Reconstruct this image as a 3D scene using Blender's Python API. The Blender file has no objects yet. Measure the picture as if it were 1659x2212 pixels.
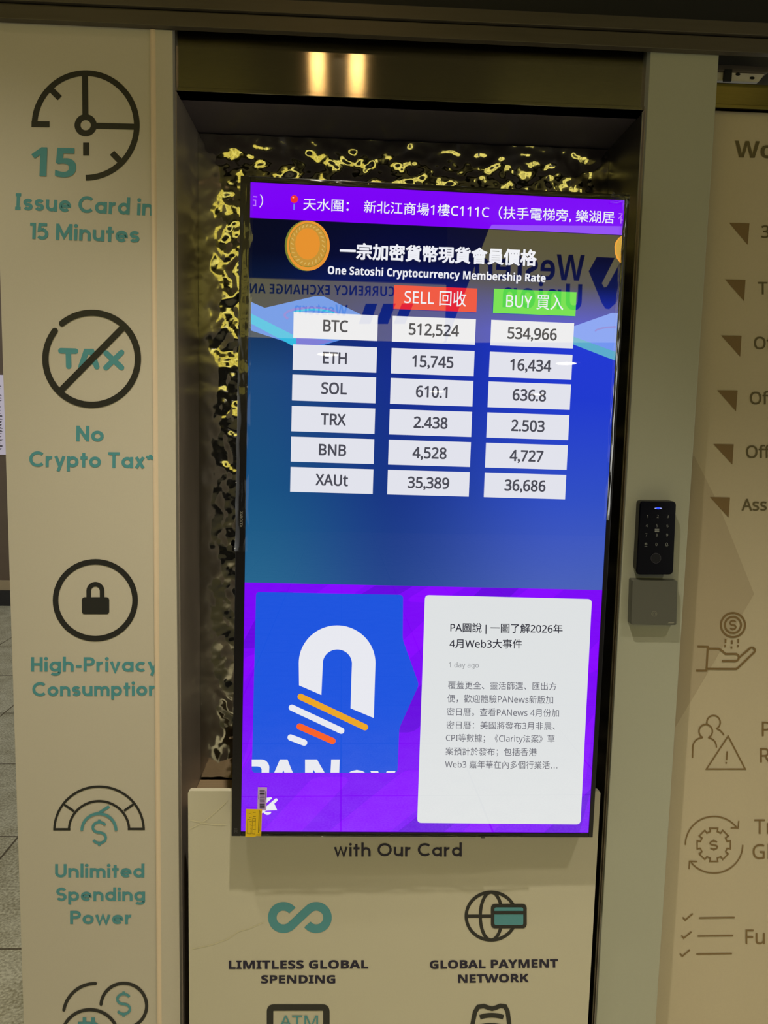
import bpy, bmesh, math, random
from math import sin, cos, pi, radians
from mathutils import Vector, Matrix, noise
random.seed(7)
SC = bpy.context.scene
COL = SC.collection

# ------------------------------------------------------------------ camera
F = 1600.0                     # focal length in pixels of the 1659 x 2212 frame
CXP, CYP = 829.5, 1106.0
CAM = Vector((0.0, -1.435, 1.5))
PITCH, YAW, ROLL = radians(6.0135), radians(2.570), radians(1.2573)
_fwd = Vector((sin(YAW)*cos(PITCH), cos(YAW)*cos(PITCH), -sin(PITCH)))
_rt = Vector((cos(YAW), -sin(YAW), 0)); _up = _rt.cross(_fwd)
R_ = cos(ROLL)*_rt + sin(ROLL)*_up
U_ = -sin(ROLL)*_rt + cos(ROLL)*_up
cd = bpy.data.cameras.new('camera'); cam = bpy.data.objects.new('camera', cd); COL.objects.link(cam)
cd.sensor_fit = 'VERTICAL'; cd.sensor_height = 36.0; cd.lens = 36.0*F/2212.0
cd.clip_start = 0.02; cd.clip_end = 100
cam.matrix_world = Matrix(((R_.x, U_.x, -_fwd.x, CAM.x), (R_.y, U_.y, -_fwd.y, CAM.y), (R_.z, U_.z, -_fwd.z, CAM.z), (0, 0, 0, 1)))
SC.camera = cam
# ------------------------------------------------------------------ light, exposure
EXPOSURE = 0.0
LAMP_L = 75.0                 # radiance of the two downlight lenses
SPOT_W = 112.0                 # power of the near downlight
SPOT_R = 125.0                 # power of the downlight further right
SPOT_L = 46.0                  # power of the left downlight, added to brighten the printed panel
WORLD_L = 0.52
SC.view_settings.view_transform = 'Standard'; SC.view_settings.look = 'None'
SC.view_settings.exposure = EXPOSURE; SC.view_settings.gamma = 1.0; SC.view_settings.use_curve_mapping = False
w = bpy.data.worlds.new('corridor_ambient'); SC.world = w; w.use_nodes = True
bg = w.node_tree.nodes['Background']; bg.inputs[0].default_value = (1.0, 1.0, 0.93, 1); bg.inputs[1].default_value = WORLD_L
SC.cycles.caustics_reflective = False; SC.cycles.caustics_refractive = False
SC.cycles.sample_clamp_indirect = 3.0; SC.cycles.max_bounces = 8

# ------------------------------------------------------------------ materials
def lin(c):
    f = lambda v: (v/255/12.92 if v/255 <= .04045 else ((v/255+.055)/1.055)**2.4)
    return (f(c[0]), f(c[1]), f(c[2]), 1)
MATS = {}
def pm(name, rgb, rough=.5, metal=0., spec=.5, emit=None, estr=1., ior=None, alpha=None, coat=0):
    if name in MATS: return MATS[name]
    m = bpy.data.materials.new(name); m.use_nodes = True
    b = m.node_tree.nodes['Principled BSDF']
    b.inputs['Base Color'].default_value = lin(rgb); b.inputs['Roughness'].default_value = rough
    b.inputs['Metallic'].default_value = metal; b.inputs['Specular IOR Level'].default_value = spec
    if ior: b.inputs['IOR'].default_value = ior
    if emit: b.inputs['Emission Color'].default_value = lin(emit); b.inputs['Emission Strength'].default_value = estr
    if coat: b.inputs['Coat Weight'].default_value = coat
    MATS[name] = m; return m
def nodes(m): return m.node_tree.nodes, m.node_tree.links
def add_grain(m, scale=220, amt=.06, rough=.06, stretch=(1, 1, 1), bump=0.0):
    """fine procedural mottling of the base colour, roughness and (optionally) the surface"""
    N, L = nodes(m); b = N['Principled BSDF']
    tc = N.new('ShaderNodeTexCoord'); mp = N.new('ShaderNodeMapping'); mp.inputs['Scale'].default_value = stretch
    nz = N.new('ShaderNodeTexNoise'); nz.inputs['Scale'].default_value = scale; nz.inputs['Detail'].default_value = 4
    L.new(tc.outputs['Object'], mp.inputs[0]); L.new(mp.outputs[0], nz.inputs['Vector'])
    base = tuple(b.inputs['Base Color'].default_value)
    mx = N.new('ShaderNodeMix'); mx.data_type = 'RGBA'
    mx.inputs[6].default_value = tuple(v*(1-amt) for v in base[:3])+(1,); mx.inputs[7].default_value = tuple(min(1, v*(1+amt)) for v in base[:3])+(1,)
    L.new(nz.outputs['Fac'], mx.inputs[0]); L.new(mx.outputs[2], b.inputs['Base Color'])
    r0 = b.inputs['Roughness'].default_value
    mr = N.new('ShaderNodeMapRange'); mr.inputs[3].default_value = max(.02, r0-rough); mr.inputs[4].default_value = r0+rough
    L.new(nz.outputs['Fac'], mr.inputs[0]); L.new(mr.outputs[0], b.inputs['Roughness'])
    if bump:
        bp = N.new('ShaderNodeBump'); bp.inputs['Strength'].default_value = bump; bp.inputs['Distance'].default_value = .001
        L.new(nz.outputs['Fac'], bp.inputs['Height']); L.new(bp.outputs[0], b.inputs['Normal'])
    return m
def aniso(m, a=.85, tangent=(0, 0, 1)):
    N, L = nodes(m); b = N['Principled BSDF']; b.inputs['Anisotropic'].default_value = a
    c = N.new('ShaderNodeCombineXYZ')
    for i in range(3): c.inputs[i].default_value = tangent[i]
    L.new(c.outputs[0], b.inputs['Tangent']); return m
def screen_mat(name, rgb, s=1.0):
    """a lit picture element behind the glossy face of the display"""
    return pm('display_'+name, (0, 0, 0), rough=.012, spec=.5, ior=1.72, emit=rgb, estr=s)

M_PANEL = add_grain(pm('cream_vinyl_panel', (206, 200, 186), rough=.42, spec=.4), 300, .03, .04)
M_BOARD = add_grain(pm('cream_board', (207, 202, 182), rough=.30, spec=.45), 300, .03, .04)
M_COLUMN = add_grain(pm('grey_green_cladding', (180, 182, 166), rough=.45, spec=.4), 300, .03, .04)
M_LEAF = add_grain(pm('cream_film_leaf', (206, 194, 168), rough=.45, spec=.35), 260, .035, .04)
M_LEAF2 = add_grain(pm('beige_print', (190, 176, 150), rough=.45, spec=.35), 260, .035, .04)
M_TEAL = pm('teal_print', (86, 158, 170), rough=.42, spec=.4)
M_INK = pm('black_print', (44, 44, 42), rough=.4, spec=.4)
M_NAVY = pm('navy_print', (32, 28, 58), rough=.4, spec=.4)
M_BROWN = pm('brown_print', (136, 112, 74), rough=.45, spec=.3)
M_OLIVE = pm('olive_print', (108, 98, 66), rough=.45, spec=.3)
M_STEEL = aniso(add_grain(pm('brushed_steel', (172, 166, 156), rough=.125, metal=1), 60, .10, .02, (1, 1, 14)), .96, (0, 0, 1))
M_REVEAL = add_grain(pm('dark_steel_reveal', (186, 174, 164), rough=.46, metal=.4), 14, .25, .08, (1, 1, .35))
M_REVEAL_SHADE = add_grain(pm('shaded_steel_reveal', (84, 78, 76), rough=.4, metal=.75), 14, .2, .08, (1, 1, .35))  # same steel as the left reveal, with the right side's shade in its colour
M_SOFFIT = add_grain(pm('dull_steel_soffit', (122, 114, 130), rough=.5, metal=.2), 40, .1, .05)
M_HAM = pm('hammered_steel', (200, 198, 192), rough=.085, metal=1)
M_BRONZE = add_grain(pm('shutter_metal', (92, 86, 76), rough=.45, metal=.5), 35, .16, .08, (.25, 1, 3))
M_DARK = pm('black_void_board', (12, 12, 13), rough=.6)
M_BLACK = pm('black_plastic', (20, 19, 24), rough=.28, spec=.5)
M_SHELL = pm('matt_black_shell', (16, 16, 19), rough=.45)
M_WOOD = add_grain(pm('pale_wood', (170, 146, 116), rough=.5), 22, .22, .05, (.6, 7, 7))
M_WHITE = add_grain(pm('white_painted_metal', (214, 208, 200), rough=.4), 40, .08, .05)

# ------------------------------------------------------------------ survey: pixel of the photo -> point on a real plane
def ray(x, y):
    return R_*((x-CXP)/F) - U_*((y-CYP)/F) + _fwd
def onY(x, y, Y=0.0):
    d = ray(x, y); return CAM + d*((Y-CAM.y)/d.y)
TVO = Vector((-0.20097, -0.06983, 0.73260))          # lower left corner of the lit picture
TVX = Vector((0.9999314, 0.0062859, -0.0098834)).normalized()
TVY = Vector((0.0097630, 0.0189170, 0.9997734)); TVY = (TVY-TVX*TVX.dot(TVY)).normalized()
TVN = TVX.cross(TVY)                                   # points to the corridor
TVW, TVH = .6804, 1.2096
def tvp(x, y):
    d = ray(x, y); t = (TVO-CAM).dot(TVN)/d.dot(TVN); q = CAM+d*t-TVO
    return q.dot(TVX), q.dot(TVY)
def mirror(x, y, Y):
    d = ray(x, y); t = (TVO-CAM).dot(TVN)/d.dot(TVN); q = CAM+d*t
    d = d-2*d.dot(TVN)*TVN
    return q+d*((Y-q.y)/d.y)

# ------------------------------------------------------------------ things and parts
def tag(o, label, cat=None, group=None, kind=None):
    if label: o['label'] = label
    if cat: o['category'] = cat
    if group: o['group'] = group
    if kind: o['kind'] = kind
    return o
def thing(name, loc, label, cat, group=None, mat=None):
    o = bpy.data.objects.new(name, None); COL.objects.link(o); o.empty_display_size = .05
    o.location = loc
    if mat is not None: o.matrix_world = mat
    bpy.context.view_layer.update()
    return tag(o, label, cat, group)
def root_of(o):
    while o.parent: o = o.parent
    return o
def mk(name, verts, faces, mats, fm=None, parent=None, smooth=False, label=None, local=False):
    """one mesh object; verts are world points unless local"""
    me = bpy.data.meshes.new(name)
    if parent is not None and not local:
        inv = root_of(parent).matrix_world.inverted(); verts = [inv @ Vector(v) for v in verts]
    me.from_pydata([tuple(v) for v in verts], [], faces)
    if not isinstance(mats, (list, tuple)): mats = [mats]
    for m in mats: me.materials.append(m)
    if fm:
        for p, i in zip(me.polygons, fm): p.material_index = i
    if smooth:
        for p in me.polygons: p.use_smooth = True
    me.update()
    o = bpy.data.objects.new(name, me); COL.objects.link(o)
    if parent is not None: o.parent = parent
    if label: o['label'] = label
    return o
class G:
    """collects verts and faces of one mesh"""
    def __init__(s): s.v, s.f, s.m = [], [], []
    def poly(s, pts, m=0):
        i = len(s.v); s.v += [Vector(p) for p in pts]; s.f.append(tuple(range(i, i+len(pts)))); s.m.append(m)
    def box(s, x0, x1, y0, y1, z0, z1, m=0, bev=0.0):
        bm = bmesh.new(); bmesh.ops.create_cube(bm, size=1)
        for v in bm.verts:
            v.co = Vector(((x0+x1)/2+v.co.x*(x1-x0), (y0+y1)/2+v.co.y*(y1-y0), (z0+z1)/2+v.co.z*(z1-z0)))
        if bev: bmesh.ops.bevel(bm, geom=bm.edges[:], offset=bev, segments=2, affect='EDGES', profile=.6)
        s.bm(bm, m)
    def bm(s, bm, m=0):
        bm.verts.ensure_lookup_table(); bm.verts.index_update(); i = len(s.v)
        s.v += [v.co.copy() for v in bm.verts]
        for f in bm.faces: s.f.append(tuple(i+v.index for v in f.verts)); s.m.append(m)
        bm.free()
    def prism(s, front, back, m=0):
        """front and back outlines with the same number of points, joined by sides"""
        n = len(front); i = len(s.v); s.v += [Vector(p) for p in front]+[Vector(p) for p in back]
        s.f.append(tuple(range(i, i+n))); s.f.append(tuple(range(i+2*n-1, i+n-1, -1))); s.m += [m, m]
        for k in range(n):
            s.f.append((i+k, i+n+k, i+n+(k+1) % n, i+(k+1) % n)); s.m.append(m)
    def add(s, shapes, fn, m=0, lift=Vector((0, 0, 0))):
        """flat 2D polygons pushed through a map onto a plane"""
        for p in shapes: o = lift*getattr(p, 'z', 0); s.poly([fn(*q)+o for q in p], m)
    def out(s, name, mats, parent=None, **k): return mk(name, s.v, s.f, mats, s.m, parent, **k)

# ------------------------------------------------------------------ 2D shapes (lists of polygons)
class Poly(list):
    """polygon that remembers which stroke of ink it belongs to, so crossing strokes never share one plane"""
    z = 0
_z = [0]
def ink(polys):
    _z[0] = (_z[0]+1) % 48; out = []
    for p in polys: q = Poly(p); q.z = _z[0]; out.append(q)
    return out
def ribbon(pts, wd, cap='butt', closed=False):
    pts = [Vector((p[0], p[1])) for p in pts]; n = len(pts); h = wd/2
    def nrm(a, b):
        d = (b-a); d = d.normalized() if d.length > 1e-9 else Vector((1, 0)); return Vector((-d.y, d.x))
    L, Rr = [], []
    for i in range(n):
        if closed: a, b = nrm(pts[i-1], pts[i]), nrm(pts[i], pts[(i+1) % n])
        else:
            a = nrm(pts[max(i-1, 0)], pts[max(i, 1)]); b = nrm(pts[min(i, n-2)], pts[min(i+1, n-1)])
        m = a+b
        if m.length < .2: m = a
        m.normalize(); k = h/max(.5, m.dot(a)); L.append(pts[i]+m*k); Rr.append(pts[i]-m*k)
    out = []
    for i in range(n if closed else n-1):
        j = (i+1) % n; out.append([L[i], L[j], Rr[j], Rr[i]])
    if cap == 'round' and not closed:
        caps = disc(pts[0].x, pts[0].y, h, h, 20)+disc(pts[-1].x, pts[-1].y, h, h, 20)
    else: caps = []
    return ink([[tuple(q) for q in p] for p in out])+caps
def arc(cx, cy, rx, ry, a0, a1, n=40):
    return [(cx+rx*cos(radians(a0+(a1-a0)*i/n)), cy+ry*sin(radians(a0+(a1-a0)*i/n))) for i in range(n+1)]
def ring(cx, cy, rx, ry, wd, n=64): return ribbon(arc(cx, cy, rx, ry, 0, 360, n)[:-1], wd, closed=True)
def disc(cx, cy, rx, ry, n=40): return ink([arc(cx, cy, rx, ry, 0, 360, n)[:-1]])
def rrect(x0, y0, x1, y1, r, n=6):
    return ink([arc(x1-r, y1-r, r, r, 0, 90, n)+arc(x0+r, y1-r, r, r, 90, 180, n)+arc(x0+r, y0+r, r, r, 180, 270, n)+arc(x1-r, y0+r, r, r, 270, 360, n)])
def rquad(c, r, n=5):
    """quad with rounded corners"""
    out = []; k = len(c)
    for i in range(k):
        p, a, b = Vector(c[i]), Vector(c[i-1]), Vector(c[(i+1) % k])
        s, e = p+(a-p).normalized()*r, p+(b-p).normalized()*r
        for j in range(n+1):
            t = j/n; q = s*(1-t)**2+p*2*t*(1-t)+e*t*t; out.append((q.x, q.y))
    return [out]
def dollar(cx, cy, wd, ht, s, bar=.16):
    """a dollar sign: an S with two short bars; y runs down"""
    rx, ry = wd/2, ht/4
    p = arc(cx, cy-ry, rx, ry, -25, -270, 26)[:-1]+arc(cx, cy+ry, rx, ry, -90, 155, 26)
    return ribbon(p, s)+ribbon([(cx, cy-ht/2-ht*bar), (cx, cy-ht/2)], s)+ribbon([(cx, cy+ht/2), (cx, cy+ht/2+ht*bar)], s)

# ---- outline lettering from the built-in typeface and its built-in fallbacks
def sans(s, style):
    """letters and digits of a plain sans ('r') or bold sans ('b')"""
    if not style: return s
    up_, lo_, dg_ = (0x1D5A0, 0x1D5BA, 0x1D7E2) if style == 'r' else (0x1D5D4, 0x1D5EE, 0x1D7EC)
    o = ''
    for ch in s:
        if 'A' <= ch <= 'Z': o += chr(up_+ord(ch)-65)
        elif 'a' <= ch <= 'z': o += chr(lo_+ord(ch)-97)
        elif '0' <= ch <= '9': o += chr(dg_+ord(ch)-48)
        else: o += ch
    return o
_tc = {}
def glyphs(s, style='r'):
    s = sans(s, style)
    if s in _tc: return _tc[s]
    c = bpy.data.curves.new('lettering', 'FONT'); c.body = s; c.resolution_u = 4
    o = bpy.data.objects.new('lettering', c); COL.objects.link(o)
    dg = bpy.context.evaluated_depsgraph_get(); dg.update()
    me = bpy.data.meshes.new_from_object(o.evaluated_get(dg))
    v = [(a.co.x, a.co.y) for a in me.vertices]; f = [tuple(p.vertices) for p in me.polygons]
    bpy.data.objects.remove(o); bpy.data.curves.remove(c); bpy.data.meshes.remove(me)
    _tc[s] = (v, f); return v, f
CAPH = .714
def text(s, bl, br=None, em=None, cap=None, style='r', fat=0.0, xs=1.0):
    """lettering whose ink runs from bl to br along its baseline (natural width without br); y runs down; fat thickens the strokes by that share of the em"""
    v, f = glyphs(s, style); x0 = min(a[0] for a in v); x1 = max(a[0] for a in v)
    if em is None: em = cap/(CAPH+2*fat)
    bl = Vector(bl); br = Vector(br) if br is not None else bl+Vector(((x1-x0)*em*xs, 0)); d = br-bl
    u = d.normalized(); up = Vector((u.y, -u.x))
    if d.x < 0: up = -up
    n8 = 4 if fat < .015 else 8
    sh = [(0, 0)] if not fat else [(fat*cos(2*pi*(k+.5)/n8), fat*sin(2*pi*(k+.5)/n8)) for k in range(n8)]
    out = []
    for ox, oy in sh:
        q = [bl+d*((a[0]-x0)/(x1-x0))+up*((a[1]+fat)*em)+u*(ox*em)+up*(oy*em) for a in v]
        out += ink([[tuple(q[i]) for i in p] for p in f])
    return out
def ctext(s, c, cap, xs=1.0, style='r', fat=0.0):
    v, f = glyphs(s, style); x0 = min(a[0] for a in v); x1 = max(a[0] for a in v); em = cap/(CAPH+2*fat); hw = (x1-x0)*em*xs/2
    return text(s, (c[0]-hw, c[1]+cap/2), (c[0]+hw, c[1]+cap/2), em=em, style=style, fat=fat)

# ---- a geometric sans drawn with a pen (single-storey a, round bowls); units: cap height 1, y up
W = .188; H2 = W/2; XH = .70
def A_(cx, cy, rx, ry, a0, a1, n=18): return arc(cx, cy, rx, ry, a0, a1, n)
RB = (XH-W)/2; RC = (1.0-W)/2
def geo(ch):
    b = XH/2; r = RB; x = H2
    bowl = A_(x+r, b, r, r, 0, 360, 28)
    st = 2*r+x
    if ch == 'a': return [bowl, [(st, 0), (st, XH)]], st+H2
    if ch == 'd': return [bowl, [(st, 0), (st, 1.03)]], st+H2
    if ch == 'b': return [bowl, [(x, 0), (x, 1.03)]], st+H2
    if ch == 'p': return [bowl, [(x, -.27), (x, XH)]], st+H2
    if ch == 'g': return [bowl, [(st, XH), (st, -.02)]+A_(x+r, -.02, r, .18, 0, -145, 14)], st+H2
    if ch == 'o': return [bowl], 2*r+W
    if ch == 'c': return [A_(x+r, b, r, r, 48, 312)], 2*r+W-.05
    if ch == 'e': return [[(x+.02, b), (x+2*r, b)]+A_(x+r, b, r, r, 0, 315, 26)], 2*r+W
    if ch in 'nh':
        q = r*.92
        return [[(x, 0), (x, 1.03 if ch == 'h' else XH)], A_(x+q, XH-H2-q, q, q, 180, 0, 16)+[(x+2*q, 0)]], 2*q+W
    if ch == 'm':
        q = r*.78
        return [[(x, 0), (x, XH)], A_(x+q, XH-H2-q, q, q, 180, 0, 14)+[(x+2*q, 0)], A_(x+3*q, XH-H2-q, q, q, 180, 0, 14)+[(x+4*q, 0)]], 4*q+W
    if ch == 'u':
        q = r*.92
        return [[(x, XH)]+A_(x+q, H2+q, q, q, 180, 360, 16), [(x+2*q, XH), (x+2*q, 0)]], 2*q+W
    if ch == 'r': return [[(x, 0), (x, XH)], A_(x+.24, XH-H2-.26, .24, .26, 175, 78, 10)], .43
    if ch == 'i': return [[(x, 0), (x, XH)], ('dot', x, .9)], W
    if ch == 'l': return [[(x, 0), (x, 1.03)]], W
    if ch == 't': return [[(.2, 0), (.2, .92)], [(0, XH-H2), (.42, XH-H2)]], .42
    if ch == 's':
        q = (XH-W)/4; rx = .185
        return [A_(x+rx, XH-H2-q, rx, q, 25, 270, 16)[:-1]+A_(x+rx, H2+q, rx, q, 90, -155, 16)], 2*rx+W
    if ch == 'v': return [[(.07, XH), (.30, .02), (.53, XH)]], .6
    if ch == 'y': return [[(.07, XH), (.31, .06)], [(.55, XH), (.21, -.27)]], .62
    if ch == 'w': return [[(.07, XH), (.26, .03), (.46, XH-.04), (.66, .03), (.85, XH)]], .92
    if ch == 'x': return [[(.08, 0), (.50, XH)], [(.50, 0), (.08, XH)]], .58
    if ch == 'C': return [A_(x+RC, .5, RC, RC, 45, 315, 28)], 2*RC+W-.13
    if ch == 'O': return [A_(x+RC, .5, RC, RC, 0, 360, 36)], 2*RC+W
    if ch == 'I': return [[(.2, 0), (.2, 1)], [(.04, H2), (.36, H2)], [(.04, 1-H2), (.36, 1-H2)]], .40
    if ch == 'M': return [[(x, 0), (x, 1)], [(x, .93), (.46, .2), (.92-x, .93)], [(.92-x, 0), (.92-x, 1)]], .92
    if ch == 'N': return [[(x, 0), (x, 1)], [(x, .92), (.72-x, .08)], [(.72-x, 0), (.72-x, 1)]], .72
    if ch == 'H': return [[(x, 0), (x, 1)], [(.7-x, 0), (.7-x, 1)], [(x, .5), (.7-x, .5)]], .7
    if ch == 'T': return [[(.34, 0), (.34, 1)], [(0, 1-H2), (.68, 1-H2)]], .68
    if ch == 'P': return [[(x, 0), (x, 1)], [(x, 1-H2), (.36, 1-H2)]+A_(.36, .70, .22, .3-H2, 90, -90, 16)+[(x, .4+H2)]], .66
    if ch == 'U': return [[(x, 1), (x, .36)]+A_(.36, .36, .36-x, .36-H2, 180, 360, 20)+[(.72-x, 1)]], .72
    if ch == 'S':
        q = (1-W)/4; rx = .24
        return [A_(x+rx, 1-H2-q, rx, q, 25, 270, 20)[:-1]+A_(x+rx, H2+q, rx, q, 90, -155, 20)], 2*rx+W
    if ch == '1': return [[(.24, 0), (.24, 1)], [(.24, 1-H2), (0, 1-H2)]], .34
    if ch == '5': return [[(.52, 1-H2), (.12, 1-H2), (.09, .56), (.26, .60)]+A_(.26, .33, .25, .33-H2+.02, 90, -145, 18)], .6
    if ch == '*': return [[(.2, .78), (.2+.17*cos(a), .78+.17*sin(a))] for a in [radians(90+72*k) for k in range(5)]], .4
    if ch == '-': return [[(.02, .36), (.36, .36)]], .38
    return [], .24
def pen(s, bl, br, cap, track=.105, wd=W):
    strokes, x = [], 0.0
    for ch in s:
        if ch == ' ': x += .33; continue
        st, adv = geo(ch)
        for q in st:
            if q and q[0] == 'dot': strokes.append(('dot', x+q[1], q[2]))
            else: strokes.append([(x+a, b) for a, b in q])
        x += adv+track
    x -= track
    bl, br = Vector(bl), Vector(br); d = br-bl; up = Vector((d.y, -d.x)).normalized()*cap
    polys = []
    for q in strokes:
        if q[0] == 'dot': polys += disc(q[1], q[2], wd*.62, wd*.62, 16)
        else: polys += ribbon(q, (wd*.7 if (s == '*') else wd))
    f = lambda p: tuple(bl+d*(p[0]/x)+up*p[1])
    out = []
    for g in polys: q = Poly([f(p) for p in g]); q.z = g.z; out.append(q)
    return out

# ------------------------------------------------------------------ setting
def plane_box(name, x0, x1, y0, y1, z0, z1, mat, label, kind='structure', cat=None, bev=0):
    g = G(); g.box(x0, x1, y0, y1, z0, z1, bev=bev); o = g.out(name, mat); return tag(o, label, cat, None, kind)
mfl = pm('granite_floor', (176, 170, 142), rough=.33, spec=.45)
N, L = nodes(mfl); b = N['Principled BSDF']; tc = N.new('ShaderNodeTexCoord')
n1 = N.new('ShaderNodeTexNoise'); n1.inputs['Scale'].default_value = 120; n1.inputs['Detail'].default_value = 6
n2 = N.new('ShaderNodeTexNoise'); n2.inputs['Scale'].default_value = 9; n2.inputs['Detail'].default_value = 5
rp = N.new('ShaderNodeValToRGB'); rp.color_ramp.elements[0].position = .38; rp.color_ramp.elements[0].color = lin((172, 165, 132))
rp.color_ramp.elements[1].position = .62; rp.color_ramp.elements[1].color = lin((246, 243, 220))
br = N.new('ShaderNodeTexBrick'); br.inputs['Scale'].default_value = 1.0; br.offset = 0
br.inputs['Mortar Size'].default_value = .004; br.inputs['Brick Width'].default_value = .6; br.inputs['Row Height'].default_value = .6
br.inputs['Color1'].default_value = br.inputs['Color2'].default_value = (1, 1, 1, 1); br.inputs['Mortar'].default_value = (.25, .22, .18, 1)
mx = N.new('ShaderNodeMix'); mx.data_type = 'RGBA'; mx.blend_type = 'MULTIPLY'; mx.inputs[0].default_value = 1
ad = N.new('ShaderNodeMath'); ad.operation = 'MULTIPLY_ADD'; ad.inputs[1].default_value = .35
L.new(tc.outputs['Object'], n1.inputs['Vector']); L.new(tc.outputs['Object'], n2.inputs['Vector']); L.new(tc.outputs['Object'], br.inputs['Vector'])
L.new(n2.outputs['Fac'], ad.inputs[0]); 
sc_ = N.new('ShaderNodeMath'); sc_.operation = 'MULTIPLY'; sc_.inputs[1].default_value = .65
L.new(n1.outputs['Fac'], sc_.inputs[0]); L.new(sc_.outputs[0], ad.inputs[2]); L.new(ad.outputs[0], rp.inputs[0])
L.new(rp.outputs[0], mx.inputs[6]); L.new(br.outputs['Color'], mx.inputs[7]); L.new(mx.outputs[2], b.inputs['Base Color'])
plane_box('floor', -7, 7, -14, 5.2, -.1, 0, mfl, 'speckled beige granite floor of the corridor')
M_CEIL = add_grain(pm('corridor_ceiling_paint', (70, 66, 58), rough=.7), 30, .05)
plane_box('ceiling', -7, 7, -14, -.12, 2.76, 2.9, M_CEIL, 'dark corridor ceiling carrying the downlights')
M_FAR = add_grain(pm('brown_wall_cladding', (120, 102, 86), rough=.4), 8, .12, .08)
plane_box('wall_back', -7, 0, 4.8, 4.95, 0, 5.5, M_FAR, 'brown clad wall at the far end of the side passage')
g = G(); g.box(-7, 0, 4.775, 4.8, 0, .13); o = g.out('baseboard_back', pm('dark_skirting', (40, 38, 42), rough=.3)); tag(o, 'dark skirting along the far brown wall', None, None, 'structure')
g = G(); g.box(-7, 0, 4.785, 4.8, .131, .215); o = g.out('trim_1', pm('skirting_reflection', (190, 170, 138), rough=.3)); tag(o, 'pale band above the far dark skirting, painting its reflection', None, None, 'structure')  # pale strip paints the reflection along the skirting
plane_box('wall_left', -.640, -.560, .024, 4.76, 0, 2.6, M_PANEL, 'side wall of the shop behind the printed left panel')
M_OPP = add_grain(pm('dark_hall_wall', (48, 46, 46), rough=.6), 12, .1)
plane_box('wall_front', -7, 7, -13.95, -13.8, .005, 2.75, M_OPP, 'dark wall at the far end of the hall behind the viewer')
# ---- the niche: lintel, reveals, soffit
XL, XR, ZT, YB = -.3345, .5425, 2.121, .214
FR = .020                                            # the steel surround stands this far behind the panel faces
PXR = onY(1388, 430).x                               # left edge of the grey-green column
g = G(); g.box(XL-.02, PXR+.02, FR, FR+.04, ZT, 2.27, bev=.0015); o = g.out('trim_2', M_STEEL); tag(o, 'brushed steel lintel above the screen niche with two lamp streaks', None, None, 'structure')
g = G(); g.box(XL-.02, PXR+.02, FR-.003, FR, ZT-.001, ZT+.006, bev=.001); o = g.out('trim_3', M_STEEL); tag(o, 'thin bright lower lip of the steel lintel', None, None, 'structure')
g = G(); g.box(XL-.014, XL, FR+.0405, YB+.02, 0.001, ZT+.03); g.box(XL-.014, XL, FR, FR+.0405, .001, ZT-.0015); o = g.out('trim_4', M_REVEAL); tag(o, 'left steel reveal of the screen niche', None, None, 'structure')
g = G(); g.box(XR, XR+.014, FR+.0405, YB+.02, 0.001, ZT+.03); g.box(XR, XR+.014, FR, FR+.0405, .001, ZT-.0015); o = g.out('trim_5', M_REVEAL_SHADE); tag(o, 'right steel reveal of the screen niche', None, None, 'structure')
g = G(); g.box(XL+.0002, XR-.0002, FR+.0402, YB+.02, ZT, ZT+.02); o = g.out('trim_6', M_SOFFIT); tag(o, 'dark metal soffit inside the top of the niche', None, None, 'structure')
g = G(); g.box(XR-.001, PXR-.0005, FR-.012, FR, .001, ZT-.003, bev=.001); o = g.out('trim_7', M_REVEAL); tag(o, 'narrow steel edge strip beside the grey-green column', None, None, 'structure')

g = G(); g.box(XL-.02, XR+.02, YB+.0205, YB+.04, .001, 2.3); o = g.out('trim_light_block', M_DARK); tag(o, 'unseen dark board added behind the hammered sheet to stop light leaks', None, None, 'structure')  # unseen board, added to block light leaking in round the sheet
# hammered sheet on the back of the niche
def hammer(x, z):
    p = Vector((x*26, z*26, 3.1)); q = Vector((x*60+7, z*60, 9.7))
    h = noise.noise(p)*.0040+noise.noise(q)*.0016+noise.noise(q*2.3)*.0004
    k = min(1, max(0, (x-XL-.012)/.07)); k = k*k*(3-2*k)          # flattened towards the left edge where it is fixed
    return h*(.25+.75*k)
st = .0032; nx = int((XR-XL-.004)/st); nz = int((ZT-.70)/st)
vs, fs = [], []
for j in range(nz+1):
    z = .694+(ZT-.003-.694)*j/nz
    for i in range(nx+1):
        x = XL+.0004+(XR-XL-.0008)*i/nx; vs.append((x, YB-.006+hammer(x, z), z))
for j in range(nz):
    for i in range(nx):
        a = j*(nx+1)+i; fs.append((a, a+1, a+nx+2, a+nx+1))
o = mk('hammered_steel_sheet', vs, fs, M_HAM, smooth=True)
tag(o, 'rippled mirror-like hammered steel sheet lining the niche behind the screen', 'metal sheet')

# ------------------------------------------------------------------ things of the shopfront
def panel(name, x0, x1, z0, z1, y0, y1, mat, label, cat, bev=.0015, face='face'):
    t = thing(name, ((x0+x1)/2, (y0+y1)/2, z0), label, cat)
    g = G(); g.box(x0, x1, y0, y1, z0, z1, bev=bev); g.out(face, mat, t)
    return t
def on(Y, k=1): return lambda x, y: onY(x, y, Y-.0004*k)
def decal(t, name, Y, layers, label=None, k=1):
    """printed mark: layers is a list of (polygons, material)"""
    g = G()
    for i, (sh, m) in enumerate(layers): g.add(sh, on(Y, k+i), i, Vector((0, -6e-6, 0)))
    return g.out(name, [m for _, m in layers], t, label=label)

# ---- left printed panel
PL0, PL1 = -.655, XL-.0015
lp = panel('printed_panel', PL0, PL1, .001, 2.30, 0, .019, M_PANEL, 'tall cream printed panel with teal captions and round icons, left of the screen niche', 'panel')
Y0 = 0.0
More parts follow.
